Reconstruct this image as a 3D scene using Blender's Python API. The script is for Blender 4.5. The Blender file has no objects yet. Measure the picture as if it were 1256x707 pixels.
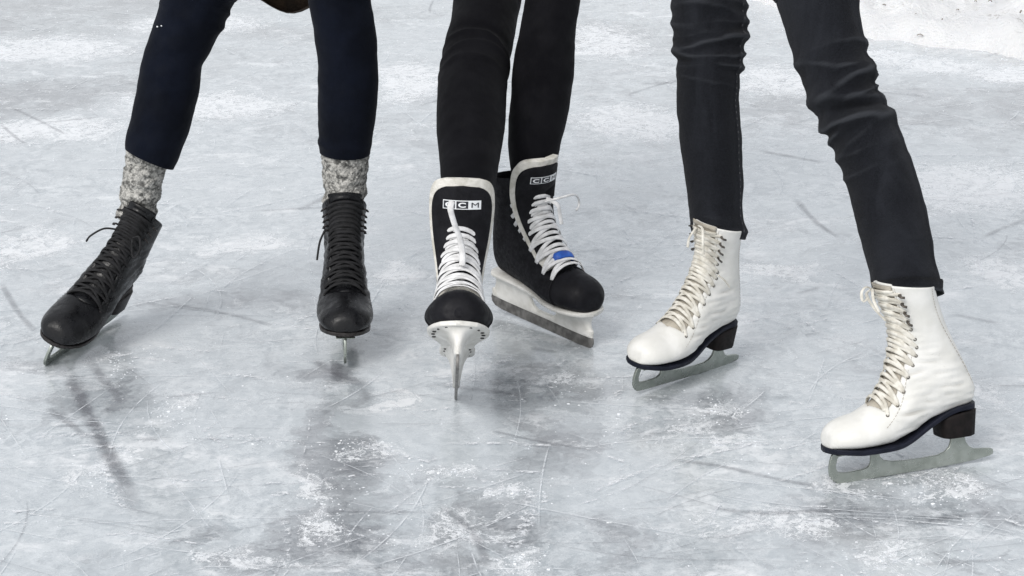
import bpy, bmesh, math, random
import numpy as np
from mathutils import Vector, Matrix, noise as mnoise

# ------------------------------------------------------------------ camera, world, sun, exposure
C = bpy.context.scene.collection
SC = bpy.context.scene
R = math.radians
CAMH, PITCH, FPX = 1.2, R(17.5), 2400.0          # camera height, tilt, focal length in photo pixels (1256 wide)
cam_d = bpy.data.cameras.new('camera'); cam = bpy.data.objects.new('camera', cam_d); C.objects.link(cam)
cam.location = (0, 0, CAMH); cam.rotation_euler = (math.pi/2 - PITCH, 0, 0)
cam_d.sensor_width = 36; cam_d.lens = 36*FPX/1256; cam_d.clip_end = 2000
SC.camera = cam
w = bpy.data.worlds.new("World"); SC.world = w; w.use_nodes = True
nt = w.node_tree; nt.nodes.clear()
sky = nt.nodes.new('ShaderNodeTexSky'); sky.sky_type = 'NISHITA'; sky.sun_disc = False
SUN_EL, SUN_AZ = 42, -150                        # soft sun behind thin cloud, from the left and a little in front
sky.sun_elevation = R(SUN_EL); sky.sun_rotation = R(SUN_AZ+180); sky.dust_density = 3; sky.air_density = 1.2
hs = nt.nodes.new('ShaderNodeHueSaturation'); hs.inputs['Saturation'].default_value = 0.30
mx = nt.nodes.new('ShaderNodeMixRGB'); mx.inputs[0].default_value = 0.55; mx.inputs[2].default_value = (8.4, 8.6, 8.9, 1)
bg = nt.nodes.new('ShaderNodeBackground'); bg.inputs['Strength'].default_value = 0.094
wo = nt.nodes.new('ShaderNodeOutputWorld')
nt.links.new(sky.outputs[0], hs.inputs['Color']); nt.links.new(hs.outputs[0], mx.inputs[1])
nt.links.new(mx.outputs[0], bg.inputs[0]); nt.links.new(bg.outputs[0], wo.inputs[0])
sd = bpy.data.lights.new('sun', 'SUN'); sd.energy = 1.5; sd.angle = R(26); sd.color = (1, .97, .93)
sun = bpy.data.objects.new('sun', sd); C.objects.link(sun)
_az, _el = R(SUN_AZ), R(SUN_EL)                   # direction towards the sun: x=sin, y=cos
sdir = Vector((math.sin(_az)*math.cos(_el), math.cos(_az)*math.cos(_el), math.sin(_el)))
sun.rotation_euler = sdir.to_track_quat('Z', 'Y').to_euler()
sky.sun_rotation = _az
SC.view_settings.view_transform = 'Standard'; SC.view_settings.look = 'None'
SC.view_settings.exposure = 0.26; SC.view_settings.gamma = 1
SC.cycles.max_bounces = 6; SC.cycles.transparent_max_bounces = 24
try: SC.cycles.use_denoising = True
except Exception: pass

# ------------------------------------------------------------------ measuring helpers
def ray(x, y):
    a = (x-628)/FPX; b = -(y-353.5)/FPX
    return Vector((a, math.cos(PITCH)+b*math.sin(PITCH), -math.sin(PITCH)+b*math.cos(PITCH)))
def at(x, y, Y):
    d = ray(x, y); return Vector((0, 0, CAMH)) + d*(Y/d.y)
def G(x, y):
    d = ray(x, y); return Vector((0, 0, CAMH)) + d*(CAMH/-d.z)
def px(P):
    d = P - Vector((0, 0, CAMH)); f = Vector((0, math.cos(PITCH), -math.sin(PITCH))); u = Vector((0, math.sin(PITCH), math.cos(PITCH)))
    z = d.dot(f); return (628+FPX*d.x/z, 353.5-FPX*d.dot(u)/z)

# ------------------------------------------------------------------ materials
class NT:
    def __init__(s, name):
        s.m = bpy.data.materials.new(name); s.m.use_nodes = True; s.t = s.m.node_tree; s.t.nodes.clear()
        s.out = s.n('ShaderNodeOutputMaterial'); s.b = s.n('ShaderNodeBsdfPrincipled'); s.l(s.b.outputs[0], s.out.inputs[0])
        s.tc = s.n('ShaderNodeTexCoord')
    def n(s, t, **k):
        o = s.t.nodes.new(t)
        for a, v in k.items(): setattr(o, a, v)
        return o
    def l(s, a, b): s.t.links.new(a, b)
    def val(s, inp, v):
        if hasattr(v, 'is_output') or isinstance(v, bpy.types.NodeSocket): s.l(v, inp)
        else: inp.default_value = v
    def math(s, op, a, b=0.0, c=0.0, clamp=False):
        o = s.n('ShaderNodeMath', operation=op); o.use_clamp = clamp
        s.val(o.inputs[0], a); s.val(o.inputs[1], b); s.val(o.inputs[2], c); return o.outputs[0]
    def noise(s, scale, detail=4, rough=.55, dist=0, vec=None, typ=None):
        o = s.n('ShaderNodeTexNoise'); o.inputs['Scale'].default_value = scale; o.inputs['Detail'].default_value = detail
        if typ: o.noise_type = typ
        o.inputs['Roughness'].default_value = rough; o.inputs['Distortion'].default_value = dist
        s.l(vec if vec else s.tc.outputs['Object'], o.inputs['Vector']); return o.outputs[0]
    def ramp(s, f, a, b, lo=0.0, hi=1.0):
        o = s.n('ShaderNodeMapRange', interpolation_type='SMOOTHSTEP'); s.val(o.inputs[0], f)
        o.inputs[1].default_value = a; o.inputs[2].default_value = b; o.inputs[3].default_value = lo; o.inputs[4].default_value = hi
        return o.outputs[0]
    def mix(s, f, a, b):
        o = s.n('ShaderNodeMixRGB'); s.val(o.inputs[0], f)
        for i, v in ((1, a), (2, b)):
            if isinstance(v, bpy.types.NodeSocket): s.l(v, o.inputs[i])
            else: o.inputs[i].default_value = (*v, 1)
        return o.outputs[0]
    def bump(s, h, strength, dist, nrm=None):
        o = s.n('ShaderNodeBump'); o.inputs['Strength'].default_value = strength; o.inputs['Distance'].default_value = dist
        s.l(h, o.inputs['Height'])
        if nrm: s.l(nrm, o.inputs['Normal'])
        s.l(o.outputs[0], s.b.inputs['Normal']); return o.outputs[0]
    def scaled(s, v):
        o = s.n('ShaderNodeMapping'); o.inputs['Scale'].default_value = v; s.l(s.tc.outputs['Object'], o.inputs[0]); return o.outputs[0]

def mat_surface(name, c1, c2, scale=30, rough=.5, rough2=None, bump=.3, bscale=300, bdist=.0006, metal=0, spec=.5, lo=.35, hi=.65, sheen=0, coat=0, detail=5):
    t = NT(name); n = t.noise(scale, detail); f = t.ramp(n, lo, hi)
    t.l(t.mix(f, c1, c2), t.b.inputs['Base Color'])
    if rough2 is None: rough2 = rough
    t.l(t.ramp(t.noise(scale*2.3, 4), .35, .65, rough, rough2), t.b.inputs['Roughness'])
    t.b.inputs['Metallic'].default_value = metal; t.b.inputs['Specular IOR Level'].default_value = spec
    t.b.inputs['Sheen Weight'].default_value = sheen; t.b.inputs['Sheen Roughness'].default_value = .5
    t.b.inputs['Coat Weight'].default_value = coat; t.b.inputs['Coat Roughness'].default_value = .2
    if bump: t.bump(t.noise(bscale, 3), bump, bdist)
    return t.m
M = {}
M['leather_white'] = mat_surface('white_leather', (.74, .735, .70), (.85, .845, .82), 22, .42, .55, .35, 260, .0006)
M['leather_black'] = mat_surface('black_leather', (.003, .0031, .004), (.007, .0073, .009), 30, .24, .46, .7, 150, .0012, spec=.36)
M['tongue_cream'] = mat_surface('aged_cream_leather', (.34, .31, .26), (.50, .46, .39), 45, .6, .8, .4, 300, .0008)
M['lace_cream'] = mat_surface('cream_lace', (.58, .55, .48), (.80, .775, .71), 70, .85, .9, .8, 900, .0008)
M['lace_white'] = mat_surface('white_lace', (.66, .66, .66), (.86, .86, .87), 60, .85, .9, .8, 900, .0008)
M['lace_black'] = mat_surface('black_lace', (.006, .006, .007), (.014, .014, .016), 80, .8, .9, .8, 900, .0008)
M['sole'] = mat_surface('dark_sole_edge', (.005, .007, .015), (.010, .012, .024), 60, .5, .65, .3, 300, .0005, spec=.25)
M['heel'] = mat_surface('stacked_black_heel', (.006, .005, .005), (.012, .009, .009), 80, .55, .7, .4, 300, .0006, spec=.2)
M['steel'] = mat_surface('worn_steel', (.31, .34, .31), (.40, .43, .40), 40, .25, .42, .05, 400, .0001, metal=.75)
M['steel_bright'] = mat_surface('bright_steel', (.50, .51, .51), (.72, .73, .73), 50, .22, .38, .15, 400, .0002, metal=1)
M['steel_dull'] = mat_surface('dull_steel', (.13, .125, .12), (.26, .25, .24), 60, .40, .6, .2, 400, .0003, metal=.6)
M['plastic_white'] = mat_surface('scuffed_white_plastic', (.62, .61, .57), (.80, .79, .76), 26, .35, .55, .15, 150, .0005)
M['eyelet'] = mat_surface('dark_eyelet', (.05, .045, .04), (.16, .14, .12), 200, .4, .5, 0, metal=.7)
M['rivet'] = mat_surface('dark_rivet', (.02, .018, .018), (.05, .045, .045), 200, .45, .5, 0, metal=.5)
M['nylon_black'] = mat_surface('black_ballistic_nylon', (.004, .004, .006), (.010, .010, .013), 60, .6, .8, .8, 700, .0010, spec=.2)
M['cap_black'] = mat_surface('black_toe_cap_plastic', (.004, .004, .006), (.008, .008, .011), 40, .5, .65, .3, 160, .0008, spec=.2)
M['felt'] = mat_surface('cream_felt', (.60, .58, .52), (.80, .78, .73), 60, .9, .95, 1.0, 420, .0016)
M['tongue_black'] = mat_surface('black_tongue_face', (.004, .004, .006), (.009, .009, .012), 50, .6, .75, .7, 600, .0008, spec=.2)
M['logo_white'] = mat_surface('white_badge', (.74, .77, .80), (.84, .86, .88), 80, .5, .6, 0)
M['logo_black'] = mat_surface('black_badge', (.008, .010, .018), (.014, .016, .025), 80, .5, .6, 0)
M['blue'] = mat_surface('blue_lace_tag', (.008, .06, .34), (.02, .12, .52), 60, .45, .6, .3, 300, .0006)
M['stitch_white'] = mat_surface('pale_stitching', (.55, .55, .52), (.70, .70, .67), 60, .8, .8, 0)
M['stitch_grey'] = mat_surface('grey_stitching', (.035, .037, .042), (.07, .072, .08), 60, .8, .8, 0)
M['leggings_navy'] = mat_surface('navy_knit', (.0020, .0032, .0075), (.0040, .0060, .0130), 14, .75, .9, .6, 700, .0008, spec=.10, sheen=.03)
M['leggings_black'] = mat_surface('black_jersey', (.003, .003, .0045), (.006, .006, .008), 14, .75, .9, .6, 700, .0008, spec=.10, sheen=.02)
M['denim'] = mat_surface('washed_black_denim', (.0085, .0095, .0125), (.022, .0243, .031), 700, .8, .95, 1.0, 700, .0012, spec=.12, sheen=.04, lo=.3, hi=.75, detail=3)
M['coat_brown'] = mat_surface('brown_wool', (.030, .018, .010), (.060, .036, .020), 40, .9, .95, .8, 500, .0015)
M['coat_dark'] = mat_surface('dark_wool', (.014, .015, .019), (.030, .032, .038), 30, .9, .95, .8, 500, .0015)
M['coat_grey'] = mat_surface('charcoal_wool', (.030, .031, .034), (.055, .056, .060), 30, .9, .95, .8, 500, .0015)
M['skin'] = mat_surface('skin', (.52, .33, .25), (.60, .39, .30), 20, .5, .6, .1, 300, .0003)
M['hair'] = mat_surface('brown_hair', (.035, .020, .012), (.07, .042, .025), 60, .5, .6, .8, 300, .002)
M['wool_hat'] = mat_surface('grey_knit_hat', (.18, .18, .19), (.30, .30, .31), 80, .9, .95, 1, 300, .002)
M['snow_fleck'] = mat_surface('snow_powder', (.80, .83, .87), (.90, .92, .94), 60, .7, .8, .5, 400, .001)
M['litter'] = mat_surface('brown_leaf_litter', (.16, .14, .12), (.30, .27, .24), 60, .8, .9, 0)
def mat_sock():
    t = NT('grey_melange_knit')
    n1 = t.ramp(t.noise(120, 5, .72), .42, .60); n2 = t.ramp(t.noise(60, 3), .35, .65)
    c = t.mix(n1, (.10, .10, .095), (.52, .51, .48)); c = t.mix(t.math('MULTIPLY', n2, .45), c, (.60, .59, .56))
    t.l(c, t.b.inputs['Base Color']); t.b.inputs['Roughness'].default_value = .95
    t.bump(t.noise(260, 3), 1.0, .003); return t.m
M['sock'] = mat_sock()

def mat_white_leather():
    t = NT('scuffed_white_leather'); b = t.mix(t.ramp(t.noise(20, 5), .35, .65), (.74, .735, .70), (.83, .825, .80))
    sc_ = t.n('ShaderNodeMapping'); sc_.inputs['Scale'].default_value = (60, 60, 150); t.l(t.tc.outputs['Object'], sc_.inputs[0])
    g = t.math('MULTIPLY', t.ramp(t.noise(1, 6, .7, .8, sc_.outputs[0]), .60, .74), t.ramp(t.noise(18, 4), .45, .62))
    g2 = t.ramp(t.noise(9, 6, .65), .52, .75, 0, .35)
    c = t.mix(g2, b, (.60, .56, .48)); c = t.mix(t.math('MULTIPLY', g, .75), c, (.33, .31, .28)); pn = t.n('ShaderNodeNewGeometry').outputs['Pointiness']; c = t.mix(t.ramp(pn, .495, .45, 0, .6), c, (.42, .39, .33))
    t.l(c, t.b.inputs['Base Color']); t.l(t.ramp(t.noise(40, 4), .35, .65, .36, .6), t.b.inputs['Roughness']); t.b.inputs['Specular IOR Level'].default_value = .45
    return_n = t.bump(t.noise(55, 8, .7), .45, .0022); return t.m
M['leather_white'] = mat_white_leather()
def mat_denim():
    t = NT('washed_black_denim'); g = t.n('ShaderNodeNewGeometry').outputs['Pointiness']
    v = t.n('ShaderNodeMapping'); v.inputs['Scale'].default_value = (14, 14, 3.5); t.l(t.tc.outputs['Object'], v.inputs[0])
    fade = t.ramp(t.noise(1, 6, .62, .5, v.outputs[0]), .40, .68); weave = t.noise(650, 2, .6)
    c = t.mix(t.ramp(weave, .3, .7), (.0045, .005, .007), (.0135, .015, .0195)); c = t.mix(t.math('MULTIPLY', fade, .45), c, (.027, .0295, .037))
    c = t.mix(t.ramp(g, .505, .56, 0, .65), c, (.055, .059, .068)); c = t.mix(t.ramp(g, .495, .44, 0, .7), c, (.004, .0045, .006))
    t.l(c, t.b.inputs['Base Color']); t.b.inputs['Roughness'].default_value = .9; t.b.inputs['Specular IOR Level'].default_value = .12; t.b.inputs['Sheen Weight'].default_value = .04
    t.bump(t.math('ADD', weave, t.math('MULTIPLY', t.noise(45, 6, .7), 1.2)), .9, .0016); return t.m
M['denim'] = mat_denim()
def mat_snow():
    t = NT('trodden_snow')
    dirt = t.ramp(t.noise(5, 8, .7), .54, .66); d2 = t.ramp(t.noise(38, 4, .7), .52, .66)
    f = t.math('MULTIPLY', dirt, d2)
    c = t.mix(t.ramp(t.noise(12, 5), .3, .7), (.92, .93, .95), (.96, .965, .97)); c = t.mix(t.math('MULTIPLY', f, .7), c, (.32, .29, .26))
    t.l(c, t.b.inputs['Base Color']); t.b.inputs['Roughness'].default_value = .8
    t.b.inputs['Subsurface Weight'].default_value = .05; t.b.inputs['Subsurface Radius'].default_value = (.02, .025, .03)
    t.bump(t.noise(60, 8, .7), .8, .02); return t.m
M['snow'] = mat_snow()

# patches where the ice is clear (dark; columns below the skates paint leg reflections) and where it is frosted (pale): world x, y, rx, ry, weight
def gp(x, y): g = G(x, y); return g.x, g.y
CLEAR_REFLECTION = [(*gp(415, 560), .06, .30, .62), (*gp(400, 660), .09, .14, .6), (*gp(425, 458), .05, .07, .75), (*gp(600, 640), .10, .16, .5), (*gp(235, 640), .05, .12, .35), (*gp(655, 475), .16, .14, .55), (*gp(690, 560), .12, .2, .35), (*gp(880, 505), .10, .16, .65),
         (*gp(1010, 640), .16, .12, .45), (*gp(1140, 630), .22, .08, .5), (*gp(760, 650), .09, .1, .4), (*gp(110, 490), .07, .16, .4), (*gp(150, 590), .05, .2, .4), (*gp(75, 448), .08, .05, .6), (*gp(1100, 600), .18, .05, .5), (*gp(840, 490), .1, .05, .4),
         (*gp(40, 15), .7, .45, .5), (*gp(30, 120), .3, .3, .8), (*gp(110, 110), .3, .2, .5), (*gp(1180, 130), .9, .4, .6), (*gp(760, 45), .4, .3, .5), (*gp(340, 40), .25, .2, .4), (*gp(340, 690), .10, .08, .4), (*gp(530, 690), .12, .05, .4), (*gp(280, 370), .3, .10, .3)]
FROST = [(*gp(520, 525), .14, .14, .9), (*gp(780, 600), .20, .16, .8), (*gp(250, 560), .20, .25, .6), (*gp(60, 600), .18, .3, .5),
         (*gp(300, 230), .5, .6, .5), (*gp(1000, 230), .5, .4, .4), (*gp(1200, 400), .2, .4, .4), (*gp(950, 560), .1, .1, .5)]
POWDER = [(*gp(x, y), rx, ry, 1.0 if y > 380 else 1.2) for (x, y, rx, ry) in [(135, 437, .03, .05), (118, 585, .03, .07), (150, 560, .03, .1), (205, 500, .03, .06), (445, 548, .05, .035), (545, 580, .08, .04), (400, 640, .04, .10), (385, 590, .03, .1), (615, 604, .05, .04),
          (635, 690, .05, .05), (870, 500, .07, .06), (840, 530, .06, .05), (1160, 600, .08, .05), (1105, 685, .08, .05), (1050, 600, .07, .05), (690, 470, .05, .06), (900, 545, .08, .03), (480, 490, .05, .05), (560, 640, .1, .06), (930, 650, .12, .08), (300, 690, .1, .05),
          (250, 130, .3, .25), (60, 160, .25, .2), (1180, 230, .3, .3), (780, 150, .2, .3), (960, 100, .2, .3), (60, 60, .35, .3), (240, 30, .3, .3), (500, 100, .15, .4), (740, 50, .2, .4), (300, 300, .1, .1), (480, 330, .06, .1), (1200, 480, .1, .1), (950, 330, .12, .1), (30, 300, .1, .2), (1085, 70, .12, .16), (1150, 82, .16, .16), (1240, 92, .16, .16), (1230, 330, .1, .15)]]
def mat_ice():
    t = NT('skated_ice'); obj = t.tc.outputs['Object']
    # warped coordinates, so patch edges are ragged
    wn = t.n('ShaderNodeTexNoise'); wn.inputs['Scale'].default_value = 4; wn.inputs['Detail'].default_value = 7; wn.inputs['Roughness'].default_value = .65
    t.l(obj, wn.inputs['Vector'])
    sub = t.n('ShaderNodeVectorMath', operation='SUBTRACT'); t.l(wn.outputs['Color'], sub.inputs[0]); sub.inputs[1].default_value = (.5, .5, .5)
    scl = t.n('ShaderNodeVectorMath', operation='SCALE'); t.l(sub.outputs[0], scl.inputs[0]); scl.inputs['Scale'].default_value = .32
    wp = t.n('ShaderNodeVectorMath', operation='ADD'); t.l(obj, wp.inputs[0]); t.l(scl.outputs[0], wp.inputs[1])
    mp = t.n('ShaderNodeMapping'); mp.inputs['Scale'].default_value = (1, .42, 1); mp.inputs['Rotation'].default_value = (0, 0, .15); t.l(wp.outputs[0], mp.inputs[0]); wy = mp.outputs[0]
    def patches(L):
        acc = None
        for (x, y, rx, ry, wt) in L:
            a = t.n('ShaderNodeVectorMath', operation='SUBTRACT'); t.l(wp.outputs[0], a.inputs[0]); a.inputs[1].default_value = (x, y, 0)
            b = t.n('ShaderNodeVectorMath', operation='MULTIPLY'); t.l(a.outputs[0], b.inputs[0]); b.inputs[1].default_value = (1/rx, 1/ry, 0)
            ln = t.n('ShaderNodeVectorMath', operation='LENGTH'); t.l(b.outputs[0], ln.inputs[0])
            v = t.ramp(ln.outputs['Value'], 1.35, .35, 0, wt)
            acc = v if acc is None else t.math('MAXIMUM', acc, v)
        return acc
    clear = patches(CLEAR_REFLECTION); frost = patches(FROST)  # first mask also carries the leg reflections painted dark
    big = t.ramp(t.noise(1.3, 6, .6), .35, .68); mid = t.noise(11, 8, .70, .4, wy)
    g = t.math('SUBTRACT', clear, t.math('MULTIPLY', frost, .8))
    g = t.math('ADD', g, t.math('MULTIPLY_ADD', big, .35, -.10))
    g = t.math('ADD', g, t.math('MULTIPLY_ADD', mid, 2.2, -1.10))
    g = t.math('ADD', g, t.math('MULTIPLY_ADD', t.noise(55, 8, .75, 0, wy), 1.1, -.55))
    cl = t.ramp(g, -.15, 1.0)                                    # 0 frosted, 1 clear ice and painted reflections
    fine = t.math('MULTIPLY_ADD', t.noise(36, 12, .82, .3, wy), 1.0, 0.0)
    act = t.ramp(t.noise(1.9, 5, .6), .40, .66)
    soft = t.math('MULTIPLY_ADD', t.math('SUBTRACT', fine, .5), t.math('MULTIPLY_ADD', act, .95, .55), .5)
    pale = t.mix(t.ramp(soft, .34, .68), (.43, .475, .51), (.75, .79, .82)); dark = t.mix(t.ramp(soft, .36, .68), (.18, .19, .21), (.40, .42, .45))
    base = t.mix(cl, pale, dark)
    # skate scuffs: powdery veins in every direction
    v1 = t.ramp(t.noise(7, 9, .72, .9, wp.outputs[0], 'RIDGED_MULTIFRACTAL'), .95, 1.35)
    st = t.n('ShaderNodeMapping'); st.inputs['Rotation'].default_value = (0, 0, .9); st.inputs['Scale'].default_value = (14, 40, 1); t.l(wp.outputs[0], st.inputs[0])
    s1 = t.ramp(t.noise(1, 6, .65, .5, st.outputs[0]), .60, .74)
    st2 = t.n('ShaderNodeMapping'); st2.inputs['Rotation'].default_value = (0, 0, -.55); st2.inputs['Scale'].default_value = (9, 30, 1); t.l(wp.outputs[0], st2.inputs[0])
    s2 = t.ramp(t.noise(1, 7, .7, .6, st2.outputs[0]), .58, .76)
    st3 = t.n('ShaderNodeMapping'); st3.inputs['Rotation'].default_value = (0, 0, .12); st3.inputs['Scale'].default_value = (2.4, 7, 1); t.l(wp.outputs[0], st3.inputs[0])
    s3 = t.math('MULTIPLY', t.ramp(t.noise(1, 9, .74, .8, st3.outputs[0]), .50, .62), t.ramp(t.noise(14, 7, .75), .42, .62))
    spk = t.math('MULTIPLY', t.ramp(t.noise(110, 5, .75), .60, .70), t.ramp(t.noise(6, 5, .6), .45, .65))
    pw = t.math('MAXIMUM', t.math('MULTIPLY', v1, .22), t.math('MAXIMUM', t.math('MULTIPLY', s3, .8), t.math('MAXIMUM', t.math('MULTIPLY', s1, .5), t.math('MULTIPLY', s2, .55))))
    pow_ = patches(POWDER); th = t.math('MULTIPLY_ADD', t.noise(46, 12, .84, .8, wy), 1.0, t.math('MULTIPLY', pow_, .12))
    chunk = t.ramp(th, .59, .64)
    pw = t.math('MAXIMUM', pw, t.math('MAXIMUM', t.math('MULTIPLY', spk, .75), t.math('MULTIPLY', chunk, .92)), clamp=True)
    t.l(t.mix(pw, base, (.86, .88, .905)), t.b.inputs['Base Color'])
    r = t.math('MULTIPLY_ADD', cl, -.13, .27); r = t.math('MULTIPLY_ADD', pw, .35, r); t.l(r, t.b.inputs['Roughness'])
    t.b.inputs['IOR'].default_value = 1.38; t.b.inputs['Specular IOR Level'].default_value = .55
    t.l(t.math('MULTIPLY_ADD', pw, -.9, .95, True), t.b.inputs['Coat Weight']); t.b.inputs['Coat IOR'].default_value = 1.36; t.l(t.math('MULTIPLY_ADD', t.noise(7, 6, .7, 0, wy), .22, .04), t.b.inputs['Coat Roughness'])
    h = t.math('ADD', t.math('MULTIPLY', t.noise(28, 8, .7), .6), t.math('MULTIPLY', pw, .5))
    n1 = t.bump(h, .20, .004)
    return t.m
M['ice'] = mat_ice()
def mat_mark(name, col, rough, sp, lo, hi, amax):
    t = NT(name); uv = t.tc.outputs['UV']
    sx = t.n('ShaderNodeSeparateXYZ'); t.l(uv, sx.inputs[0])
    ac = t.math('ABSOLUTE', t.math('MULTIPLY_ADD', sx.outputs['Y'], 2, -1)); prof = t.ramp(ac, 1.0, .15)
    en = t.ramp(t.math('ABSOLUTE', t.math('MULTIPLY_ADD', sx.outputs['X'], 2, -1)), 1.0, .55)
    n = t.ramp(t.noise(sp, 6, .75), lo, hi)
    a = t.math('MULTIPLY', t.math('MULTIPLY', prof, en), t.math('MULTIPLY', n, amax))
    t.b.inputs['Base Color'].default_value = (*col, 1); t.b.inputs['Roughness'].default_value = rough; t.l(a, t.b.inputs['Alpha'])
    return t.m
M['mark_white'] = mat_mark('powder_in_skate_cut', (.84, .86, .89), .8, 85, .47, .60, .9)
M['mark_hair'] = mat_mark('hairline_skate_cut', (.82, .85, .88), .7, 30, .34, .60, .75)
M['mark_dark'] = mat_mark('clear_skate_cut', (.17, .17, .195), .3, 32, .22, .60, .30)

# ------------------------------------------------------------------ mesh helpers
def obj(name, verts, faces, mats, parent=None, smooth=True, fm=None, uvs=None):
    me = bpy.data.meshes.new(name); me.from_pydata([tuple(v) for v in verts], [], faces); me.validate(); me.update()
    if not isinstance(mats, (list, tuple)): mats = [mats]
    for m in mats: me.materials.append(m)
    if smooth: me.polygons.foreach_set('use_smooth', [True]*len(me.polygons))
    if fm: me.polygons.foreach_set('material_index', fm)
    if uvs is not None:
        l = me.uv_layers.new(name='UVMap')
        for lp in me.loops: l.data[lp.index].uv = uvs[lp.vertex_index]
    o = bpy.data.objects.new(name, me); C.objects.link(o)
    if parent: o.parent = parent
    return o
class MB:
    def __init__(s): s.v, s.f, s.m = [], [], []
    def add(s, v, f, mi=0):
        b = len(s.v); s.v += [Vector(p) for p in v]; s.f += [tuple(i+b for i in q) for q in f]; s.m += [mi]*len(f); return s
    def build(s, name, mats, parent=None, smooth=True): return obj(name, s.v, s.f, mats, parent, smooth, s.m)
def grid_faces(n, m, closed=True):
    f = []
    for i in range(n-1):
        for j in range(m if closed else m-1):
            k = (j+1) % m; f.append((i*m+j, i*m+k, (i+1)*m+k, (i+1)*m+j))
    return f
def loft(rings, cap0=True, cap1=True, closed=True):
    m = len(rings[0]); v = [p for r in rings for p in r]; f = grid_faces(len(rings), m, closed)
    if cap0: f.append(tuple(range(m))[::-1])
    if cap1: f.append(tuple((len(rings)-1)*m+j for j in range(m)))
    return v, f
def cr(pts, t):                                    # Catmull-Rom through rows of numbers
    n = len(pts); t = max(0.0, min(n-1-1e-9, t)); i = int(t); u = t-i
    p0, p1, p2, p3 = pts[max(i-1, 0)], pts[i], pts[min(i+1, n-1)], pts[min(i+2, n-1)]
    return [.5*(2*b+(c-a)*u+(2*a-5*b+4*c-d)*u*u+(3*b-a-3*c+d)*u**3) for a, b, c, d in zip(p0, p1, p2, p3)]
def smooth_path(pts, n):
    return [Vector(cr([tuple(p) for p in pts], i*(len(pts)-1)/(n-1))) for i in range(n)]
def sweep(path, nrm, a, b, k=8, taper=0):          # flat or round cord; a half width, b half thickness
    rings = []
    for i, p in enumerate(path):
        T = (path[min(i+1, len(path)-1)]-path[max(i-1, 0)]).normalized()
        n = nrm[i] if isinstance(nrm, list) else nrm
        n = (n-T*n.dot(T))
        n = n.normalized() if n.length > 1e-6 else T.orthogonal().normalized()
        s = T.cross(n); q = 1.0
        if taper: q = min(1, .3+min(i, len(path)-1-i)/taper)
        rings.append([p+s*(a*q*math.cos(2*math.pi*j/k))+n*(b*q*math.sin(2*math.pi*j/k)) for j in range(k)])
    return loft(rings)
def box(x0, x1, y0, y1, z0, z1):
    v = [(x, y, z) for x in (x0, x1) for y in (y0, y1) for z in (z0, z1)]
    return v, [(0, 1, 3, 2), (4, 6, 7, 5), (0, 4, 5, 1), (2, 3, 7, 6), (0, 2, 6, 4), (1, 5, 7, 3)]
def bevel(o, wd=.001, seg=2):
    bm = bmesh.new(); bm.from_mesh(o.data); bmesh.ops.recalc_face_normals(bm, faces=bm.faces)
    e = [x for x in bm.edges if len(x.link_faces) == 2 and x.calc_face_angle(0) > R(30)]
    bmesh.ops.bevel(bm, geom=e, offset=wd, segments=seg, profile=.5, affect='EDGES', clamp_overlap=True)
    bm.to_mesh(o.data); bm.free(); return o
def fix_normals(o):
    bm = bmesh.new(); bm.from_mesh(o.data); bmesh.ops.recalc_face_normals(bm, faces=bm.faces); bm.to_mesh(o.data); bm.free(); return o
def plate(name, outlines, th, mat, parent, bev=.0008):   # flat plate in the xz plane with holes, thickness along y
    cu = bpy.data.curves.new('tmp', 'CURVE'); cu.dimensions = '2D'; cu.fill_mode = 'BOTH'; cu.extrude = th/2; cu.bevel_depth = bev; cu.bevel_resolution = 1
    for o_ in outlines:
        sp = cu.splines.new('POLY'); sp.points.add(len(o_)-1); sp.use_cyclic_u = True
        for i, (x, z) in enumerate(o_): sp.points[i].co = (x, z, 0, 1)
    to = bpy.data.objects.new('tmp', cu); C.objects.link(to)
    dg = bpy.context.evaluated_depsgraph_get(); me = bpy.data.meshes.new_from_object(to.evaluated_get(dg))
    bpy.data.objects.remove(to); me.name = name
    me.transform(Matrix(((1, 0, 0, 0), (0, 0, 1, 0), (0, 1, 0, 0), (0, 0, 0, 1))))
    me.materials.clear(); me.materials.append(mat)
    o = bpy.data.objects.new(name, me); C.objects.link(o); o.parent = parent
    return fix_normals(o)
def poly_smooth(pts, n=6):                          # closed smooth outline
    out = []; m = len(pts)
    for i in range(m):
        p0, p1, p2, p3 = pts[i-1], pts[i], pts[(i+1) % m], pts[(i+2) % m]
        for k in range(n):
            u = k/n; out.append(tuple(.5*(2*b+(c-a)*u+(2*a-5*b+4*c-d)*u*u+(3*b-a-3*c+d)*u**3) for a, b, c, d in zip(p0, p1, p2, p3)))
    return out
def sstep(a, b, x):
    t = max(0, min(1, (x-a)/(b-a))); return t*t*(3-2*t)

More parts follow.
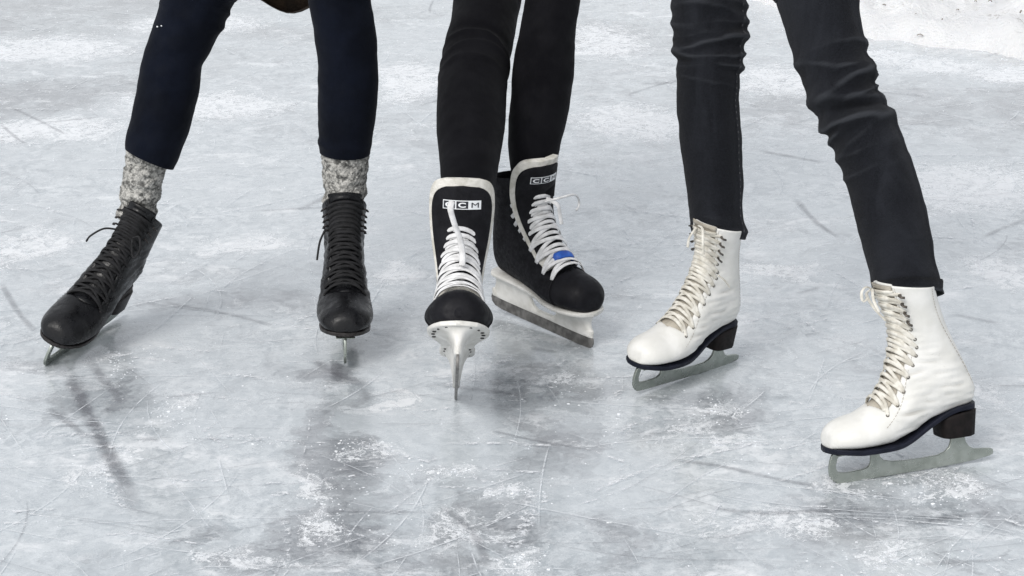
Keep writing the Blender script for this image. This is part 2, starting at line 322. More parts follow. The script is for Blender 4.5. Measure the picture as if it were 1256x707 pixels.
# ------------------------------------------------------------------ the ice and the snow
random.seed(5)
bm = bmesh.new()
ext = [-600, -60, -12, 12, 60, 600]
exy = [-60, -8, 0, 12, 40, 120, 900]
vs = [[bm.verts.new((x, y, 0)) for y in exy] for x in ext]
for i in range(len(ext)-1):
    for j in range(len(exy)-1): bm.faces.new((vs[i][j], vs[i+1][j], vs[i+1][j+1], vs[i][j+1]))
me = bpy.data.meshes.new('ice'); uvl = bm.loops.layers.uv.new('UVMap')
_k = [0]
def mark(path, wd, mi):
    _k[0] += 1; z = .0012+(_k[0] % 90)*2e-5; n = len(path); row = []
    for i, p in enumerate(path):
        T = (path[min(i+1, n-1)]-path[max(i-1, 0)]); s = Vector((-T.y, T.x, 0)).normalized()*wd/2
        j = 1+.35*mnoise.noise(Vector((p.x*20, p.y*20, _k[0])))
        row.append((bm.verts.new((p.x+s.x*j, p.y+s.y*j, z)), bm.verts.new((p.x-s.x*j, p.y-s.y*j, z)), i/(n-1)))
    for a, b in zip(row, row[1:]):
        f = bm.faces.new((a[1], b[1], b[0], a[0])); f.material_index = mi
        for l, u in zip(f.loops, ((a[2], 0), (b[2], 0), (b[2], 1), (a[2], 1))): l[uvl].uv = u
def mark_px(pts, wd, mi, n=24):
    mark(smooth_path([G(*p) for p in pts], n), wd, mi)
# cuts one can point to in the photo
mark_px([(82, 452), (100, 490), (125, 545), (150, 590), (172, 640)], .042, 2); mark_px([(80, 455), (104, 500), (130, 550), (158, 600)], .03, 2)
mark_px([(108, 440), (130, 470), (155, 500)], .030, 2); mark_px([(55, 500), (85, 520), (108, 540)], .022, 2)
mark_px([(600, 528), (650, 540), (720, 552)], .012, 2); mark_px([(820, 565), (880, 572), (960, 590), (1010, 598)], .018, 2)
mark_px([(860, 622), (930, 630), (1000, 628), (1100, 624)], .020, 2); mark_px([(975, 243), (1000, 272), (1030, 293)], .022, 2)
mark_px([(10, 130), (45, 147), (84, 167)], .018, 2); mark_px([(0, 152), (18, 168), (32, 177)], .016, 2); mark_px([(0, 345), (20, 380), (45, 410)], .02, 2)
mark_px([(380, 440), (420, 462), (452, 475)], .03, 2); mark_px([(540, 620), (580, 655), (600, 700)], .02, 2)
mark_px([(930, 185), (1010, 200)], .03, 2); mark_px([(200, 372), (280, 386), (340, 402)], .02, 2)
for q in ([(628, 688), (640, 655), (660, 625), (680, 598)], [(622, 680), (632, 655), (648, 620), (656, 598)], [(760, 534), (785, 518), (806, 512)], [(838, 520), (852, 532), (870, 546)], [(755, 492), (760, 478)],
          [(420, 540), (460, 548), (480, 556)], [(480, 556), (540, 572), (630, 605)], [(240, 540), (300, 536), (335, 548)], [(35, 536), (100, 534), (180, 532)], [(130, 548), (160, 555)],
          [(0, 643), (35, 644)], [(870, 545), (950, 546)], [(605, 450), (630, 438)], [(350, 400), (400, 380)], [(330, 608), (356, 606)], [(118, 560), (140, 600), (152, 628)],
          [(1040, 592), (1130, 584), (1190, 572)], [(0, 62), (60, 50), (120, 42)], [(40, 44), (90, 50)], [(960, 495), (1010, 500)]):
    mark_px(q, random.uniform(.018, .034), 1)
# many more, thinner, all over the rink
for k in range(420):
    y = random.uniform(2.1, 8.5) if k % 4 else random.uniform(2.2, 4); x = random.uniform(-1, 1)*(.30*y+.2)
    a = random.gauss(0, .5) if random.random() < .6 else random.uniform(0, math.pi); L = random.uniform(.03, .22)*(1 if y < 4 else 2); cv = random.uniform(-1.5, 1.5)
    p = [Vector((x, y, 0))]
    for i in range(11):
        p.append(p[-1]+Vector((math.cos(a), math.sin(a), 0))*L/11); a += cv*L/11
    if k % 9 == 0: mark(p, random.uniform(.010, .024), 2)
    else: mark(p, random.choice((.004, .007, .010, .016)), 1)
for k in range(950):
    y = 2.15+6*random.random()**1.7; x = random.uniform(-1, 1)*(.30*y+.1)
    a = random.uniform(0, math.pi) if k % 3 else random.gauss(.1, .35); L = random.uniform(.04, .30)*(1+.2*y); cv = random.uniform(-2.2, 2.2); p = [Vector((x, y, 0))]
    for i in range(13):
        p.append(p[-1]+Vector((math.cos(a), math.sin(a), 0))*L/13); a += cv*L/13
    mark(p, random.uniform(.0014, .0034)*(1+.1*y), 3 if k % 3 else 2)
bm.to_mesh(me); bm.free()
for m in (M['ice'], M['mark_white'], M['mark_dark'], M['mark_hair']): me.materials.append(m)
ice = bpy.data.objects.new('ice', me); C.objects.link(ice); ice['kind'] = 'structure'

# snow bank beyond the rink edge (upper right of the photo, carrying on along the far edge)
def bank_h(x, y):
    edge = (6.66 - 1.0*(x-1.29) if x < 1.75 else 6.20-.25*(x-1.75)) + 1.3*max(0, 1.22-x) + .07*mnoise.fractal(Vector((x*7, 2.2, 0)), .8, 2, 4) + .16*mnoise.noise(Vector((x*1.1, 3.1, 0))) + .05*mnoise.noise(Vector((x*5, 1.7, 0)))
    d = y-edge
    h = .05*sstep(-.02, .10, d) + .08*sstep(.05, .6, d) + .10*sstep(.4, 2.6, d)
    n = .08*mnoise.fractal(Vector((x*2.2, y*2.2, 0)), 1, 2.1, 5) + .03*mnoise.fractal(Vector((x*14, y*14, 4)), .9, 2.1, 4)
    return -.02 + h + n*sstep(-.1, .5, d)
nx, ny = 190, 110; vv = []; ff = []
for i in range(nx):
    for j in range(ny):
        x = .3+i*6.0/(nx-1)+ (0 if i < nx-1 else 14); y = 5.3+7.5*(j/(ny-1))**1.3; vv.append((x, y, bank_h(x, y)))
for i in range(nx-1):
    for j in range(ny-1): ff.append((i*ny+j, (i+1)*ny+j, (i+1)*ny+j+1, i*ny+j+1))
bank = obj('snow_bank', vv, ff, M['snow']); bank['kind'] = 'structure'

# loose crumbs of scraped snow lying on the ice
random.seed(11)
mb = MB()
ico = bmesh.new(); bmesh.ops.create_icosphere(ico, subdivisions=1, radius=1); iv = [v.co.copy() for v in ico.verts]; fi = [tuple(v.index for v in f.verts) for f in ico.faces]; ico.free()
def crumb(x, y, r):
    q = Matrix.Rotation(random.uniform(0, 6), 3, Vector((random.random(), random.random(), random.random()+.1)).normalized())
    sc = Vector((random.uniform(.7, 1.4), random.uniform(.6, 1.1), random.uniform(.3, .6)))
    mb.add([Vector((x, y, r*.15)) + (q @ v).cross(Vector((0, 0, 0))) + Vector(((q@v).x*sc.x*r, (q@v).y*sc.y*r, (q@v).z*sc.z*r))*random.uniform(.8, 1.2) for v in iv], fi)
for (cx, cy, sx, sy, n) in [(135, 437, 14, 7, 60), (150, 455, 12, 6, 30), (125, 590, 16, 14, 50), (205, 500, 12, 8, 30), (205, 520, 16, 6, 26), (440, 548, 22, 5, 60), (545, 578, 30, 5, 50), (395, 640, 14, 14, 70), (410, 600, 20, 20, 50),
                            (615, 604, 25, 5, 40), (640, 690, 20, 6, 40), (870, 500, 30, 12, 60), (1160, 600, 40, 14, 80), (1100, 685, 40, 10, 90), (1130, 590, 40, 6, 60), (700, 475, 25, 12, 30), (195, 430, 20, 6, 20), (490, 660, 20, 16, 20),
                            (900, 545, 30, 5, 30), (760, 520, 10, 12, 20), (40, 100, 22, 4, 14), (1135, 70, 16, 3, 14), (220, 320, 8, 3, 8), (300, 540, 40, 5, 26)]:
    for _ in range(n):
        g = G(random.gauss(cx, sx), random.gauss(cy, sy)); crumb(g.x, g.y, random.uniform(.0005, .0019)*(1 if random.random() < .93 else 1.9))
for _ in range(1200):
    y = random.uniform(2.2, 8); crumb(random.uniform(-1, 1)*(.3*y), y, random.uniform(.0006, .0016)*(1+.12*y))
for _ in range(160):
    x = random.uniform(.9, 2.2); y = 6.5-1.0*(x-1.29)+random.gauss(0, .22); crumb(x, y, random.uniform(.0018, .0045))
cr_o = mb.build('snow_crumbs', M['snow_fleck'], None, False); cr_o['kind'] = 'stuff'; cr_o['label'] = 'loose white crumbs of scraped snow lying on the ice'; cr_o['category'] = 'snow'

mb = MB(); random.seed(23)
for k in range(90):
    x = random.gauss(1.75, .35); y = random.gauss(7.25, .28)
    if x < .7: continue
    a = random.uniform(0, 3.14); L = random.uniform(.004, .022); z = bank_h(x, y)+.003
    P = [Vector((x, y, z)), Vector((x+L*.5*math.cos(a), y+L*.5*math.sin(a), z+random.uniform(0, .008))), Vector((x+L*math.cos(a+.3), y+L*math.sin(a+.3), z))]
    mb.add(*sweep(P, Vector((0, 0, 1)), random.uniform(.0012, .003), random.uniform(.001, .002), 5))
g_o = mb.build('leaf_litter', M['litter'], None, False); g_o['kind'] = 'stuff'; g_o['label'] = 'brown bits of leaf and twig scattered on the snow bank'; g_o['category'] = 'leaf litter'

# ------------------------------------------------------------------ skates
class Boot:                                          # rows in metres: Tx,Tz (front/top), Bx,Bz (back/bottom), half width, squareness, bias
    def __init__(s, rows, flex=0, wide=1): s.r = [tuple(r[:4])+(r[4]*wide,)+tuple(r[5:]) for r in rows]; s.n = len(rows); s.fx = flex
    def flex(s, p): return Vector((p[0]+s.fx*max(0, p[2]-.12)**1.15/.18**1.15, p[1], p[2]))
    def pt(s, t, ph, off=0.0):
        if off: return s.pt(t, ph)+s.nrm(t, ph)*off
        Tx, Tz, Bx, Bz, w_, sq, bi = cr(s.r, t)
        q = (1-math.cos(ph))/2; q = max(q, 0)**bi; sn = math.sin(ph)
        return s.flex((Tx+(Bx-Tx)*q, w_*math.copysign(abs(sn)**sq, sn), Tz+(Bz-Tz)*q))
    def nrm(s, t, ph):
        e = .03; a = s.pt(t+e, ph)-s.pt(t-e, ph); b = s.pt(t, ph+e)-s.pt(t, ph-e); n = a.cross(b)
        if n.length < 1e-9: n = Vector((1, 0, 0))
        n.normalize(); c = cr(s.r, t); mid = s.flex(((c[0]+c[2])/2, 0, (c[1]+c[3])/2))
        if n.dot(s.pt(t, ph)-mid) < 0: n = -n
        return n
def figure_sole_z(x):                                # top of the sole
    return .056 + .042*sstep(.045, -.085, x) + .004*sstep(.10, .15, x)
def rows_cm(L): return [tuple([a/100 for a in r[:5]]+list(r[5:])) for r in L]
FIG = rows_cm([(14.9, 7.0, 14.9, 6.2, .5, 1, .9), (14.6, 8.6, 14.6, 5.8, 2.1, .8, .8), (13.4, 9.7, 13.4, 5.7, 3.4, .75, .7), (11.6, 10.4, 11.6, 5.6, 4.2, .72, .65), (9.4, 10.9, 9.4, 5.6, 4.6, .72, .62),
               (7.2, 11.9, 7.0, 5.6, 4.7, .72, .62), (5.0, 13.6, 4.2, 5.7, 4.5, .75, .65), (3.1, 15.8, 1.2, 6.5, 4.1, .8, .75), (1.5, 18.2, -2.4, 8.0, 3.7, .75, .85), (.3, 20.4, -6.2, 9.2, 3.45, .66, .85),
               (-.4, 22.2, -9.6, 9.7, 3.35, .68, .9), (-.7, 23.6, -11.0, 11.0, 3.4, .8, .95), (-.8, 25.0, -10.9, 15.0, 3.4, 1, 1), (-.8, 26.4, -10.2, 19.0, 3.6, 1, 1), (-.8, 27.8, -9.6, 23.0, 3.9, 1, 1),
               (-.8, 29.2, -9.6, 26.6, 4.3, 1, 1), (-.8, 30.4, -9.9, 29.4, 4.6, 1, 1)])
HOC = rows_cm([(14.1, 9.4, 14.1, 7.6, .8, 1, .9), (13.8, 11.0, 13.8, 7.0, 2.6, .8, .8), (12.6, 12.2, 12.6, 6.9, 4.1, .75, .75), (10.7, 12.9, 10.7, 6.8, 5.0, .7, .7), (8.6, 13.2, 8.4, 6.8, 5.5, .68, .66),
               (6.4, 13.8, 5.8, 6.8, 5.4, .7, .66), (4.3, 15.2, 2.8, 6.9, 5.1, .75, .7), (2.6, 17.1, -.8, 7.2, 4.7, .8, .8), (1.2, 19.1, -4.6, 7.5, 4.3, .85, .9), (.2, 21.0, -8.6, 7.8, 4.0, .9, 1),
               (-.3, 22.6, -11.4, 8.4, 3.8, .92, 1), (-.6, 23.9, -12.7, 10.6, 3.9, .95, 1), (-.6, 25.2, -12.7, 14.4, 4.1, 1, 1), (-.6, 26.4, -12.0, 18.8, 4.3, 1, 1), (-.5, 27.4, -11.7, 22.8, 4.6, 1, 1),
               (-.4, 28.4, -12.1, 26.2, 4.9, 1, 1)])
def boot_mesh(name, bt, tmax, open_fn, inset, mats, parent, mat_fn=None, NS=150, NP=112, seed=0, crease=.0012):
    v = []; fm = []
    for i in range(NS):
        t = tmax*i/(NS-1)
        for j in range(NP):
            ph = -math.pi+2*math.pi*j/NP; p = bt.pt(t, ph); n = bt.nrm(t, ph)
            o = open_fn(t); a = abs(ph); d = 0
            if o > 0: d -= inset*sstep(o+.03, o-.03, a)
            k = sstep(5, 7, t)*(1-sstep(11, 13, t))
            d += crease*k*mnoise.noise(Vector((p.x*30+seed, p.y*25, p.z*130)))*(.4+.6*math.sin(a))
            d += .0012*mnoise.noise(Vector((p.x*22, p.y*22+seed, p.z*22)))
            v.append(p+n*d)
    m = NP; N = NS
    # collar: roll over the rim and go down inside
    for (off, dt) in ((-.0012, .10), (-.0030, .06), (-.0036, -.5), (-.004, -2)):
        for j in range(NP):
            ph = -math.pi+2*math.pi*j/NP; o = open_fn(tmax); v.append(bt.pt(min(tmax+dt, bt.n-1) if dt < 0 else tmax, ph, off)+Vector((0, 0, .0016 if dt > .08 else .001 if dt > 0 else 0)) - (bt.nrm(tmax, ph)*inset*sstep(o+.03, o-.03, abs(ph)) if o > 0 else Vector()))
        N += 1
    f = grid_faces(N, m); f.append(tuple(range(m))[::-1])
    if mat_fn:
        for i in range(N-1):
            for j in range(m): fm.append(mat_fn(tmax*min(i+.5, NS-1)/(NS-1), abs(-math.pi+2*math.pi*(j+.5)/m)))
        fm.append(0)
    else: fm = [0]*len(f)
    o = obj(name, v, f, mats, parent, True, fm); fix_normals(o); return o
def strip_on(bt, t0, t1, w_fn, off_fn, nt_=70, npp=17, th=.0025):   # a curved sheet lying over the front of a boot
    v = []
    for side in (0, 1):
        for i in range(nt_):
            t = t0+(t1-t0)*i/(nt_-1); W = w_fn(t)
            for j in range(npp):
                u = -1+2*j/(npp-1); v.append(bt.pt(t, u*W, off_fn(t, u)-side*th))
    f = grid_faces(nt_, npp, False); L = nt_*npp; f += [tuple(i+L for i in q)[::-1] for q in f]
    for i in range(nt_-1): f += [(i*npp, (i+1)*npp, L+(i+1)*npp, L+i*npp), ((i+1)*npp-1, L+(i+1)*npp-1, L+(i+2)*npp-1, (i+2)*npp-1)]
    for j in range(npp-1): f += [(j, L+j, L+j+1, j+1), (L-npp+j, L-npp+j+1, 2*L-npp+j+1, 2*L-npp+j)]
    return v, f
def lace_path(bt, ta, pa, tb, pb, lift=.003, n=22, arch=.002):
    P, N = [], []
    for i in range(n):
        u = i/(n-1); t = ta+(tb-ta)*u; ph = pa+(pb-pa)*u
        o = lift*min(1, 4*min(u, 1-u)+.1)+arch*math.sin(math.pi*u); P.append(bt.pt(t, ph, o)); N.append(bt.nrm(t, ph))
    return P, N
def disc(c, n, r, h, k=12, hole=.45):
    a = n.orthogonal().normalized(); b = n.cross(a); rings = []
    for rr, hh in ((r, -h), (r, h*.6), (r*.8, h), (r*hole, h*.7), (r*hole*.9, -h)):
        rings.append([c+(a*math.cos(2*math.pi*j/k)+b*math.sin(2*math.pi*j/k))*rr+n*hh for j in range(k)])
    return loft(rings)
def ball(c, r, sx=1, sy=1, sz=1, k=10):
    rings = []
    for i in range(1, k): 
        th = math.pi*i/k; rings.append([c+Vector((r*sx*math.sin(th)*math.cos(2*math.pi*j/k), r*sy*math.sin(th)*math.sin(2*math.pi*j/k), r*sz*math.cos(th))) for j in range(k)])
    return loft(rings)
def foot_w(x, L0, L1, pts):                          # half width of the footprint
    for (a, wa), (b, wb) in zip(pts, pts[1:]):
        if b <= x <= a: return wb+(wa-wb)*sstep(b, a, x)
    return 0
def slab(xs, wf, ztop, zbot, k=9):                   # a footprint slab with a top and a bottom line
    rings = []
    for x in xs:
        w_ = max(wf(x), .0005); r = []
        for u in (-1, -.96, -.5, 0, .5, .96, 1): r.append(Vector((x, w_*u, ztop(x) if abs(u) < .99 else ztop(x)-.0015)))
        for u in (1, .93, .5, 0, -.5, -.93, -1): r.append(Vector((x, w_*u*.985, zbot(x) if abs(u) < .99 else zbot(x)+.0015)))
        rings.append(r)
    return loft(rings)
def prof(tbl):                                       # smooth one dimensional table, x falling
    def f(x):
        if x >= tbl[0][0]: return tbl[0][1]
        for i, ((a, wa), (b, wb)) in enumerate(zip(tbl, tbl[1:])):
            if b <= x <= a:
                u = (a-x)/(a-b); p0 = tbl[max(i-1, 0)][1]; p3 = tbl[min(i+2, len(tbl)-1)][1]
                return .5*(2*wa+(wb-p0)*u+(2*p0-5*wa+4*wb-p3)*u*u+(3*wa-p0-3*wb+p3)*u**3)
        return tbl[-1][1]
    return f
def place(o, M_, root): o.parent = root; o.matrix_world = M_; o.matrix_local = Matrix.Translation(-root.location) @ M_
def pose(x, y, yaw, pitch, roll, sc):                 # heading, toe-up pitch and lean; drops the blade onto the ice
    A = (Matrix.Rotation(R(yaw), 4, 'Z') @ Matrix.Rotation(R(-pitch), 4, 'Y') @ Matrix.Rotation(R(roll), 4, 'X')) @ Matrix.Scale(sc, 4)
    z = -min((A @ Vector(p)).z for p in ((.1432, 0, .013), (.137, 0, .0045), (.128, 0, .0004), (.08, 0, 0), (-.08, 0, .001), (-.138, 0, .006), (-.145, 0, .011)))
    return Matrix.Translation((x, y, z)) @ A
def xform(anchor, world, yaw, pitch=0, roll=0):
    return Matrix.Translation(world) @ Matrix.Rotation(R(yaw), 4, 'Z') @ Matrix.Rotation(R(-pitch), 4, 'Y') @ Matrix.Rotation(R(roll), 4, 'X') @ Matrix.Translation(-Vector(anchor))

def figure_skate(root, M_, white=True, tmax=16.0, label=None, seed=0, mirror=1, hooks=4, loops=(), flex=0, wide=1.0):
    bt = Boot(FIG, flex, wide); random.seed(seed+100)
    kw = .08 if white else .34
    op = lambda t: (.58+kw*sstep(9, 15, t))*sstep(4.8, 5.6, t) if t > 4.8 else 0
    lm = M['leather_white'] if white else M['leather_black']; tm = M['tongue_cream'] if white else M['leather_black']; la = M['lace_cream'] if white else M['lace_black']
    o = boot_mesh('ice_skate', bt, tmax, op, .0045, [lm, tm], None, None, seed=seed, crease=.0030 if white else .0030)
    if label: o['label'] = label
    place(o, M_, root)
    # tongue
    v, f = strip_on(bt, 4.9, min(16, tmax+(.5 if not white else .9)), lambda t: op(max(t, 5.3))*.98, lambda t, u: -.0018+.0008*math.sin(t*9)+(.004*sstep(14.5, 16, t) if white else 0))
    obj('tongue', v, f, tm, o); 
    # toe-cap seam, facing seam and back stay as rows of stitches
    mb = MB()
    def stitches(fn, n, a=.00045, gap=.35):
        for i in range(n):
            P = []; N = []
            for k in range(3):
                t, ph = fn((i+(1-gap)*k/2)/n); P.append(bt.pt(t, ph, .0006)); N.append(bt.nrm(t, ph))
            mb.add(*sweep(P, N, a, a*.8, 5))
    for s in (-1, 1):
        mb = MB(); stitches(lambda u: (5.2+10.6*min(u, (tmax-5.3)/10.6), s*(op(5.2+10.6*u if u > .05 else 5.7)+.10+.55*(1-u)**6)), 60)
        mb.build('stitching', M['stitch_grey'] if not white else M['tongue_cream'], o); mb = MB()
        stitches(lambda u: (11.3+(min(tmax, 16)-11.3)*u, s*(2.55-.45*math.sin(u*2.2))), 30)
        mb.build('stitching', M['rivet'] if not white else M['tongue_cream'], o)
    # eyelets below, hooks above
    ne = 9 if white else 8; rows = [5.5+(tmax-.7-5.5)*i/(ne+hooks-1) for i in range(ne+hooks)]
    er = .24 if white else .17
    for i, t in enumerate(rows):
        for s in (-1, 1):
            ph = s*(op(t)+er)
            if i < ne:
                v, f = disc(bt.pt(t, ph, .0006), bt.nrm(t, ph), .0027, .0008); obj('eyelet', v, f, M['eyelet'] if white else M['rivet'], o)
            else:
                c = bt.pt(t, ph, .002); n = bt.nrm(t, ph); sd_ = (bt.pt(t, ph+s*.1)-bt.pt(t, ph)).normalized()
                v, f = sweep([c-n*.002, c+n*.003, c+n*.0060+sd_*.003, c+n*.0055+sd_*.0085], sd_.cross(n), .0028, .0016, 8); obj('lace_hook', v, f, M['eyelet'] if white else M['rivet'], o)
    mb = MB(); a, b = (.0031, .0011) if white else (.0024, .0013)
    for i, ta in enumerate(rows):
        if i < len(rows)-1:
            for q in (-1, 1):
                tb = rows[i+1]; P, N = lace_path(bt, ta, q*(op(ta)+er+.02), tb, -q*(op(tb)+er+.02), .0010+.0008*(q > 0), arch=.0012); mb.add(*sweep(P, N, a, b))
        j = random.uniform(-.10, .10); P, N = lace_path(bt, ta+j+.05, op(ta)+(.03 if white else er), ta-j*.6, -(op(ta)+(.03 if white else er)), .0030, arch=.0010+random.uniform(0, .001))
        mb.add(*sweep(P, N, a*(1.05 if white else 1.15)*random.uniform(.92, 1.1), b*1.2))
    for lp in loops:                                 # bow loops and loose ends: boot-space points
        P = smooth_path([bt.flex(q) for q in lp], 30); mb.add(*sweep(P, Vector((.3, .2, 1)), a*.8, b*1.2))
    mb.build('lace', la, o)
    # sole, heel
    ks = 1 if white else .94*wide
    W = prof([(.1515, .004), (.149, .016*ks), (.142, .027*ks), (.128, .0355*ks), (.105, .0430*ks), (.08, .0455*ks), (.055, .0440*ks), (.02, .0360*ks), (-.02, .0275*ks), (-.06, .0262*ks), (-.088, .0268*ks), (-.102, .0215*ks), (-.1095, .011), (-.1115, .003)])
    xs = [.1515-.001*i for i in range(12)]+[.139-.25*i/90 for i in range(1, 91)]+[-.1115]
    v, f = slab(xs, W, lambda x: figure_sole_z(x)+.0012, lambda x: figure_sole_z(x)-(.0072 if white else .0055)); fix_normals(obj('sole', v, f, M['sole'] if white else M['rivet'], o, False))
    rings = []
    for k in range(9):
        u = k/8; r = []
        x0, x1 = -.045-.003*u, -.1095+.003*u
        for j in range(28):
            an = 2*math.pi*j/28; cx = math.cos(an); sy = math.sin(an)
            x = (x0+x1)/2+(x0-x1)/2*math.copysign(abs(cx)**.45, cx); hw = (.0275-.002*u)*math.copysign(abs(sy)**.6, sy)
            if cx < -.3: hw *= .9
            zt = figure_sole_z(x)-.0085; r.append(Vector((x, hw, zt+(.049-zt)*u)))
        rings.append(r)
    v, f = loft(rings); fix_normals(obj('heel', v, f, M['heel'] if white else M['rivet'], o))
    # blade
    teeth = [(.1432, .013), (.1405, .0115), (.1408, .0085), (.1372, .0075), (.137, .0045), (.1335, .0040), (.132, .0012), (.128, .0004)]
    outer = [(.1365, .0490), (.1395, .044), (.1425, .036), (.1442, .026), (.1440, .018)] + teeth + [(.11, 0), (.08, 0), (.04, 0), (0, .0002), (-.04, .0004), (-.08, .001), (-.115, .0028), (-.138, .0058), (-.1435, .0075), (-.1450, .010), (-.1442, .0145), (-.140, .0165),
             (-.128, .0180), (-.112, .0195), (-.102, .025), (-.0955, .034), (-.093, .0485), (-.070, .0485), (-.0705, .038), (-.067, .0290), (-.059, .0225), (-.045, .0188), (-.02, .0182), (.01, .0190), (.035, .0210), (.050, .0250), (.057, .032), (.059, .040), (.056, .0490)]
    hole = poly_smooth([(.132, .036), (.1340, .026), (.130, .0180), (.118, .0150), (.10, .0150), (.082, .0165), (.0735, .022), (.0715, .034), (.075, .043), (.095, .0462), (.115, .0462), (.128, .043)], 4)
    bl = plate('blade', [outer, hole], .0032, M['steel'], o)
    for (x0, x1, hw, z) in ((.050, .138, .024, .0490), (-.066, -.100, .019, .0490)):
        v, f = box(x0, x1, -hw*.7, hw*.7, z-.0022, z); fix_normals(bevel(obj('mounting_plate', v, f, M['steel'], o, False), .0008))
    v, f = box(-.138, .120, -.0024, .0024, .0006, .0105)
    return o, bt

def hockey_skate(root, M_, label=None, seed=0, tag=False, loops=(), flex=0):
    bt = Boot(HOC, flex, .93); random.seed(seed+300); tmax = 15.0
    op = lambda t: (.66+.36*sstep(5, 12, t))*sstep(4.3, 4.9, t) if t > 4.3 else 0
    o = boot_mesh('ice_skate', bt, tmax, op, .006, [M['nylon_black'], M['cap_black']], None, lambda t, a: 1 if t < 4.0+.5*math.cos(a) else 0, seed=seed, crease=.0008)
    o['label'] = label; place(o, M_, root)
    # cap edge rib
    P = [bt.pt(4.25+.5*math.cos(a), a, .0006) for a in [R(-128+4*i) for i in range(65)]]; N = [bt.nrm(4.25, R(-128+4*i)) for i in range(65)]
    mb = MB(); mb.add(*sweep(P, N, .0016, .0009, 6)); mb.build('toe_cap_rib', M['cap_black'], o)
    # felt tongue under the laces and standing up above them
    Cn = [bt.flex(p) for p in ((.058, 0, .1415), (.036, 0, .160), (.018, 0, .182), (.006, 0, .205), (.001, 0, .228), (.002, 0, .252), (.008, 0, .276), (.014, 0, .300), (.020, 0, .320))]
    def tong(u, v_, off=0.0):                        # u -1..1 across, v 0..1 up
        def raw(u, v_):
            c = Vector(cr([tuple(p) for p in Cn], v_*(len(Cn)-1))); c2 = Vector(cr([tuple(p) for p in Cn], min(1, v_+.02)*(len(Cn)-1))); c1 = Vector(cr([tuple(p) for p in Cn], max(0, v_-.02)*(len(Cn)-1)))
            T = (c2-c1).normalized(); n = Vector((T.z, 0, -T.x)); W_ = .036+.0165*sstep(.15, .75, v_); al = u*1.05
            return c+Vector((0, W_*math.sin(al)/math.sin(1.05), 0))-n*(W_*.62*(1-math.cos(al))/(1-math.cos(1.05))), n
        p, n = raw(u, v_)
        if off:
            a, _ = raw(u+.02, v_); b, _ = raw(u-.02, v_); c, _ = raw(u, min(1, v_+.02)); d, _ = raw(u, max(0, v_-.02))
            nn = (a-b).cross(c-d).normalized()
            if nn.dot(n) < 0: nn = -nn
            p = p+nn*off
        return p
    def sheet(umax, v0, v1, rnd, off, th, nu=31, nv=60, mi=0):
        V = []
        for side in (0, 1):
            for i in range(nv):
                for j in range(nu):
                    s = -1+2*j/(nu-1); q = i/(nv-1); v_ = v0+(v1-v0)*q
                    # rounded upper corners
                    kk = umax
                    dv = max(0, (v_-(v1-rnd))/rnd); kk *= (1-(dv**2.6))**(1/2.6) if dv < 1 else 0
                    kk = max(kk, .02)
                    V.append(tong(s*kk, v_, off-(th if side else 0)+.001*math.sqrt(max(0, 1-s*s))))
        F = grid_faces(nv, nu, False); L = nv*nu; F += [tuple(i+L for i in q)[::-1] for q in F]
        for i in range(nv-1): F += [(i*nu, (i+1)*nu, L+(i+1)*nu, L+i*nu), ((i+1)*nu-1, L+(i+1)*nu-1, L+(i+2)*nu-1, (i+2)*nu-1)]
        for j in range(nu-1): F += [(j, L+j, L+j+1, j+1), (L-nu+j, L-nu+j+1, 2*L-nu+j+1, 2*L-nu+j)]
        return V, F
    V, F = sheet(1.0, 0, 1.0, .24, 0, .010); fix_normals(bevel(obj('tongue', V, F, M['felt'], o), .002, 2))
    V, F = sheet(.83, .10, .930, .20, .0022, .004); fix_normals(obj('tongue_face', V, F, M['tongue_black'], o))
    # badge with three letters
    vb = .785; hh = .033; ub = .46
    mb = MB()
    def pat(u0, u1, v0, v1, off, mi, n=8):
        V = [tong(u0+(u1-u0)*i/n, v0+(v1-v0)*j, off) for i in range(n+1) for j in (0, 1)]
        mb.add(V, [(2*i, 2*i+2, 2*i+3, 2*i+1) for i in range(n)], mi)
    pat(-ub, ub, vb-hh, vb+hh, .0042, 0)
    tw = 2*ub/3
    for k in (0, 1): pat(-ub+tw*k+.022, -ub+tw*(k+1)-.012, vb-hh+.0065, vb+hh-.0065, .0046, 1)
    mb.build('logo_badge', [M['logo_white'], M['logo_black']], o)
    for k, ch in enumerate('CCM'):
        cu = bpy.data.curves.new('tmp', 'FONT'); cu.body = ch; cu.align_x = 'CENTER'; cu.align_y = 'CENTER'; cu.size = 1; cu.offset = .035 if ch == 'C' else .0
        to = bpy.data.objects.new('tmp', cu); C.objects.link(to); dg = bpy.context.evaluated_depsgraph_get(); me = bpy.data.meshes.new_from_object(to.evaluated_get(dg)); bpy.data.objects.remove(to)
        xs = [v.co.x for v in me.vertices]; ys = [v.co.y for v in me.vertices]; cx, cy = (min(xs)+max(xs))/2, (min(ys)+max(ys))/2; sx, sy = max(xs)-min(xs), max(ys)-min(ys)
        for v in me.vertices: v.co = tong(-ub+tw*(k+.5)+(v.co.x-cx)/sx*tw*.58, vb+(v.co.y-cy)/sy*hh*1.12, .0050)
        me.materials.clear(); me.materials.append(M['logo_black'] if ch == 'M' else M['logo_white']); me.name = 'letter'
        lo = bpy.data.objects.new('letter', me); C.objects.link(lo); lo.parent = o
    # laces
    rows = [4.75+(12.3-4.75)*i/8 for i in range(9)]; mb = MB(); er = .14
